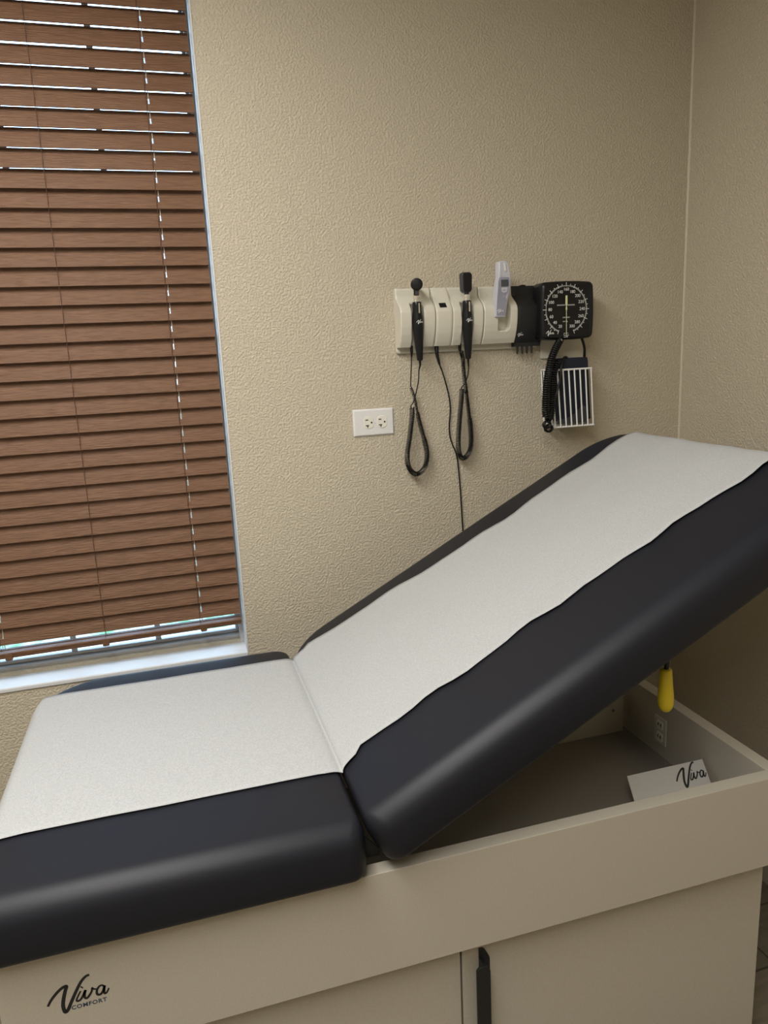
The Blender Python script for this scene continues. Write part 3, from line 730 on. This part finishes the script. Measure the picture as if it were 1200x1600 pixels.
for xc in (.5345, .5725):
    bm = bmesh.new(); n_ = 32; pts = []
    for k in range(n_):
        a = 2*pi*k/n_; x = .0170*cos(a); z = .0170*sin(a); pts.append((xc + max(-.0135, min(.0135, x))*1.0, 1.3125 + z))
    prism(bm, pts, lambda p: V((p[0], -.006, p[1])), lambda p: V((p[0], -.0078, p[1])))
    so_ = obj('socket_face', bm, 'ivory_socket', oo, bevel=.0006)
    bm = bmesh.new()
    box(bm, xc-.0095, xc-.0015, -.0080, -.0077, 1.3185, 1.3212)
    box(bm, xc-.0095, xc+.0000, -.0080, -.0077, 1.3030, 1.3057); box(bm, xc-.0050, xc-.0022, -.0080, -.0077, 1.2985, 1.304)
    lathe(bm, [(.0027, -.0003), (.0025, .0003)], (xc+.0078, -.0078, 1.3122), (0, -1, 0), 14)
    obj('socket_slot', bm, 'black', so_)
bm = bmesh.new(); lathe(bm, [(.0026, 0), (.0022, .0010), (.0008, .0012)], (.5535, -.0062, 1.3118), (0, -1, 0), 14); obj('screw', bm, 'white', pl)
settle(oo)

# blood pressure gauge -------------------------------------------------
ga = thing('blood_pressure_gauge', (1.12, 0, 1.60), 'square black aneroid pressure gauge with round white scale mounted on the wall', 'pressure gauge')
gx0, gx1, gz0, gz1 = 1.0275, 1.1885, 1.5165, 1.6700
def bulge(pts, k=.0035):
    cx, cz = (gx0+gx1)/2, (gz0+gz1)/2; w, h = (gx1-gx0)/2, (gz1-gz0)/2; out = []
    for x, z in pts:
        u, v = (x-cx)/w, (z-cz)/h
        out.append((x + k*u*(1-min(1, v*v)), z + k*v*(1-min(1, u*u))))
    return out
def rrd(x0, x1, z0, z1, r):     # rounded rectangle with points along its sides
    base = rrect(x0, x1, z0, z1, r, 5); out = []
    for i, p in enumerate(base):
        q = base[(i+1) % len(base)]; out.append(p); d = math.hypot(q[0]-p[0], q[1]-p[1])
        if d > .03:
            for k in range(1, 8): out.append((p[0]+(q[0]-p[0])*k/8, p[1]+(q[1]-p[1])*k/8))
    return out
bm = bmesh.new(); levels = [(.004, -.030), (.0, -.036), (0, -.078), (.0015, -.084), (.005, -.0880), (.009, -.0895), (.0125, -.0895), (.0135, -.0885)]
rg = []
for ins, y in levels:
    pts = bulge(rrd(gx0+ins, gx1-ins, gz0+ins, gz1-ins, max(.004, .012-ins*.5)))
    rg.append([bm.verts.new((x, y, z)) for x, z in pts])
for a, b_ in zip(rg, rg[1:]):
    for k in range(len(a)): bm.faces.new((a[k], a[(k+1) % len(a)], b_[(k+1) % len(a)], b_[k]))
bm.faces.new(rg[0][::-1]); bm.faces.new(rg[-1])
case = obj('gauge_case', bm, 'black', ga, smooth=True, angle=50)
GC = V((1.1010, -.0890, 1.5965)); GR = .0640
gp_ = lambda r, a, o=0: GC + V((r*sin(a), -o, r*cos(a)))
ang = lambda v: rad((v-160)*1.13)
bm = bmesh.new(); N_ = 72; a0_, a1_ = ang(20), ang(300); ri = []
for k in range(N_+1):
    a = a0_ + (a1_-a0_)*k/N_; ri.append([bm.verts.new(gp_(GR-.0022, a, .0003)), bm.verts.new(gp_(GR+.0022, a, .0003))])
for p, q in zip(ri, ri[1:]): bm.faces.new((p[0], p[1], q[1], q[0]))
obj('scale_ring', bm, 'grey_print', case)
bm = bmesh.new()
for v in range(20, 301, 10):
    a = ang(v); big = v % 20 == 0; r0, r1 = GR-(.003 if big else -.001), GR+(.0085 if big else .0052); w = .0007
    t_ = V((cos(a), 0, -sin(a)))*w
    bm.faces.new([bm.verts.new(p) for p in (gp_(r0, a, .0006)-t_, gp_(r0, a, .0006)+t_, gp_(r1, a, .0006)+t_, gp_(r1, a, .0006)-t_)])
for v in range(22, 300, 2):
    if v % 10 == 0: continue
    a = ang(v); w = .0002; t_ = V((cos(a), 0, -sin(a)))*w
    bm.faces.new([bm.verts.new(p) for p in (gp_(GR-.002, a, .0005)-t_, gp_(GR-.002, a, .0005)+t_, gp_(GR+.002, a, .0005)+t_, gp_(GR+.002, a, .0005)-t_)])
for x0, x1, z0, z1 in ((-.007, .007, -.0660, -.0650), (-.007, -.006, -.0720, -.0650), (-.007, .001, -.0720, -.0710), (.001, .002, -.0760, -.0710), (-.007, .006, -.0765, -.0755), (.004, .005, -.0765, -.0700), (.004, .009, -.0710, -.0700)):
    box(bm, GC.x+x0, GC.x+x1, GC.y-.0006, GC.y-.0002, GC.z+z0, GC.z+z1)
obj('scale_mark', bm, 'white_print', case)
bm = bmesh.new()
for v in range(20, 301, 20):
    a = ang(v); r = .0500 if v < 100 else .0505
    if v == 160: r = .0535
    p = gp_(r, a, .0004)
    merge(bm, text_bm(str(v), .0118, lambda x, y, o, p=p: p + V((x, -o, y)), .0002))
merge(bm, text_bm('SPHYGMOMANOMETER', .0052, lambda x, y, o: GC + V((x-.001, -.0005-o, y+.0110)), .0002, space=1.0))
merge(bm, text_bm('CERTIFIED', .0050, lambda x, y, o: GC + V((x, -.0005-o, y-.0225)), .0002))
merge(bm, text_bm('mm Hg', .0050, lambda x, y, o: GC + V((x-.003, -.0005-o, y-.0330)), .0002))
obj('scale_number', bm, 'white_print', case)
bm = bmesh.new()
prism(bm, [(-.0028, .0370), (.0028, .0370), (.0032, .0130), (.0010, .0110), (.0026, 0), (.0009, -.003), (.0011, -.0720), (-.0002, -.0720), (-.0009, -.003), (-.0026, 0), (-.0010, .0110), (-.0032, .0130)],
      lambda p: GC + V((p[0], -.0012, p[1])), lambda p: GC + V((p[0], -.0018, p[1])))
obj('needle', bm, 'needle', case)
fg = lambda x, z, o: V((1.0380 + x, -.0895 - o, 1.5310 + z)); obj('logo', script_bm(.29, fg), 'white_print', case)
bm = bmesh.new(); box(bm, 1.056, 1.180, -.030, 0, 1.53, 1.66); obj('wall_bracket', bm, 'unit_dark', ga, bevel=.003)
bm = bmesh.new(); prism(bm, rrect(1.066, 1.206, 1.462, 1.535, .004), lambda p: V((p[0], -.0, p[1])), lambda p: V((p[0], -.006, p[1]))); box(bm, 1.09, 1.205, -.012, -.006, 1.4605, 1.4655)
obj('mounting_plate', bm, 'unit_dark', ga, bevel=.001)
settle(ga)

# basket, cuff, hoses ----------------------------------------------------
bs = thing('wire_basket', (1.14, 0, 1.26), 'white wire basket under the black pressure gauge holding the dark cuff', 'wire basket')
F = -.082; Bk = -.006
def w_(x, y, z): return V((x, y, z))
fx0t, fx1t, fzt = 1.0590, 1.1860, 1.4295; fx0b, fx1b, fzb = 1.0720, 1.1960, 1.2660
bx0, bx1 = 1.068, 1.208
bm = bmesh.new(); r = .0022
tube(bm, [w_(fx0t-.004, F, fzt), w_(fx1t+.003, F, fzt)], .0028, 8); tube(bm, [w_(fx0b-.002, F, fzb), w_(fx1b+.003, F, fzb)], .0028, 8)
tube(bm, [w_(bx0, Bk, fzt), w_(bx1, Bk, fzt)], .0028, 8); tube(bm, [w_(bx0+.01, Bk, fzb), w_(bx1, Bk, fzb)], .0028, 8)
for (xa, xb, z) in ((fx0t, bx0, fzt), (fx1t, bx1, fzt), (fx0b, bx0+.01, fzb), (fx1b, bx1, fzb)): tube(bm, [w_(xa, F, z), w_(xb, Bk, z)], .0028, 8)
for i in range(8):
    f = i/7; xt, xb = fx0t + (fx1t-fx0t)*f, fx0b + (fx1b-fx0b)*f
    tube(bm, [w_(xt, F-.001, fzt), w_(xb, F-.001, fzb)], r, 8)
    tube(bm, [w_(xb, F, fzb-.001), w_(bx0+.01 + (bx1-bx0-.01)*f, Bk, fzb-.001)], r, 8)
for i in range(4):
    f = i/3; tube(bm, [w_(bx0 + (bx1-bx0)*f, Bk, fzt), w_(bx0+.01 + (bx1-bx0-.01)*f, Bk, fzb)], r, 8)
for i in range(1, 4):
    f = i/4; y = F + (Bk-F)*f
    for sgn in (0,):
        a = w_(fx0t + (bx0-fx0t)*f, y, fzt) if not sgn else w_(fx1t + (bx1-fx1t)*f, y, fzt); b_ = w_(fx0b + (bx0+.01-fx0b)*f, y, fzb) if not sgn else w_(fx1b + (bx1-fx1b)*f, y, fzb)
        tube(bm, [a, b_], r, 8)
obj('wire_frame', bm, 'wire', bs, smooth=True, angle=60)
settle(bs)
cu = thing('pressure_cuff', (1.14, -.045, 1.275), 'folded navy blood pressure cuff stuffed in the white wire basket', 'pressure cuff')
bm = bmesh.new()
def slab(x0, x1, z0, z1, y0, y1, r, sk=0):
    n0 = len(bm.verts); prism(bm, rrect(x0, x1, z0, z1, r), lambda p: V((p[0] + sk*(1.46-p[1]), y0, p[1])), lambda p: V((p[0] + sk*(1.46-p[1]), y1, p[1])))
slab(1.072, 1.181, 1.282, 1.4620, -.074, -.052, .004, .07); slab(1.078, 1.196, 1.280, 1.456, -.051, -.031, .004, .07); slab(1.082, 1.200, 1.285, 1.458, -.030, -.012, .004, .05)
wr = obj('cuff_wrap', bm, 'navy', cu, bevel=.004, seg=3)
bm = bmesh.new(); pts = [(1.082, 1.2745), (1.180, 1.2745), (1.182, 1.315), (1.165, 1.325), (1.140, 1.302), (1.112, 1.290), (1.082, 1.286)]
prism(bm, pts, lambda p: V((p[0], -.0745, p[1])), lambda p: V((p[0], -.0765, p[1]))); obj('cuff_label', bm, 'smoke', cu)
settle(cu)
def zg(x, y, Y): return W(780 + x/5.717, 420 + y/5.717, Y)
ho = thing('coiled_hose', (1.05, -.05, 1.27), 'black coiled air hose hanging from the gauge left of the basket', 'coiled hose')
bm = bmesh.new()
pth = [zg(548, 632, -.080), zg(515, 690, -.088), zg(488, 750, -.094), zg(462, 820, -.098), zg(445, 900, -.100), zg(428, 990, -.102), zg(420, 1080, -.104), zg(415, 1180, -.105), zg(413, 1260, -.105), zg(420, 1330, -.104)]
sp = smoothpts(pth, 8)
coil(bm, sp, .0082, .0062, .0029, per=12, sides=7)
tube(bm, [zg(545, 618, -.060), zg(550, 640, -.078), zg(530, 670, -.085)], .005, 10)
# second strand behind
pth = [zg(432, 1350, -.100), zg(462, 1300, -.092), zg(470, 1200, -.090), zg(472, 1080, -.088), zg(478, 980, -.086), zg(495, 900, -.084), zg(520, 830, -.080)]
sp2 = smoothpts(pth, 8)
coil(bm, sp2, .0078, .0062, .0029, per=12, sides=7, phase=2)
hs = obj('hose_coil', bm, 'rubber', ho, smooth=True, angle=70)
bm = bmesh.new()
for cx, cy, R_, Y in ((430, 1393, .0105, -.108), (445, 1425, .0110, -.098)):
    c = zg(cx, cy, Y); 
    for kk in range(2): tube(bm, [c + V((R_*cos(a*pi/10), kk*.0055, R_*.86*sin(a*pi/10))) for a in range(20)], .0032, 8, closed=True)
obj('hose_loop', bm, 'rubber', hs, smooth=True, angle=70)
bm = bmesh.new(); c = zg(552, 636, -.086); lathe(bm, [(.004, 0), (.004, .004), (.002, .005)], c, (.2, -1, 0), 14); obj('hose_fitting', bm, 'chrome', hs, smooth=True)
settle(ho)
ct = thing('cuff_tube', (1.12, -.06, 1.30), 'pair of thin smooth black tubes running from the gauge into the cuff', 'cuff tube')
bm = bmesh.new()
tube(bm, smoothpts([zg(475, 1345, -.094), zg(482, 1270, -.094), zg(490, 1190, -.094), zg(518, 1090, -.094), zg(540, 1000, -.093), zg(550, 920, -.092), zg(556, 860, -.088), zg(575, 800, -.078), zg(600, 790, -.066), zg(612, 830, -.050)], 6), .0033, 8)
obj('tube_run', bm, 'rubber', ct, smooth=True, angle=70)
bm = bmesh.new()
tube(bm, smoothpts([zg(735, 615, -.062), zg(748, 650, -.060), zg(762, 710, -.056), zg(762, 770, -.050), zg(757, 840, -.045)], 6), .0040, 8)
obj('tube_run', bm, 'rubber', ct, smooth=True, angle=70)
settle(ct)
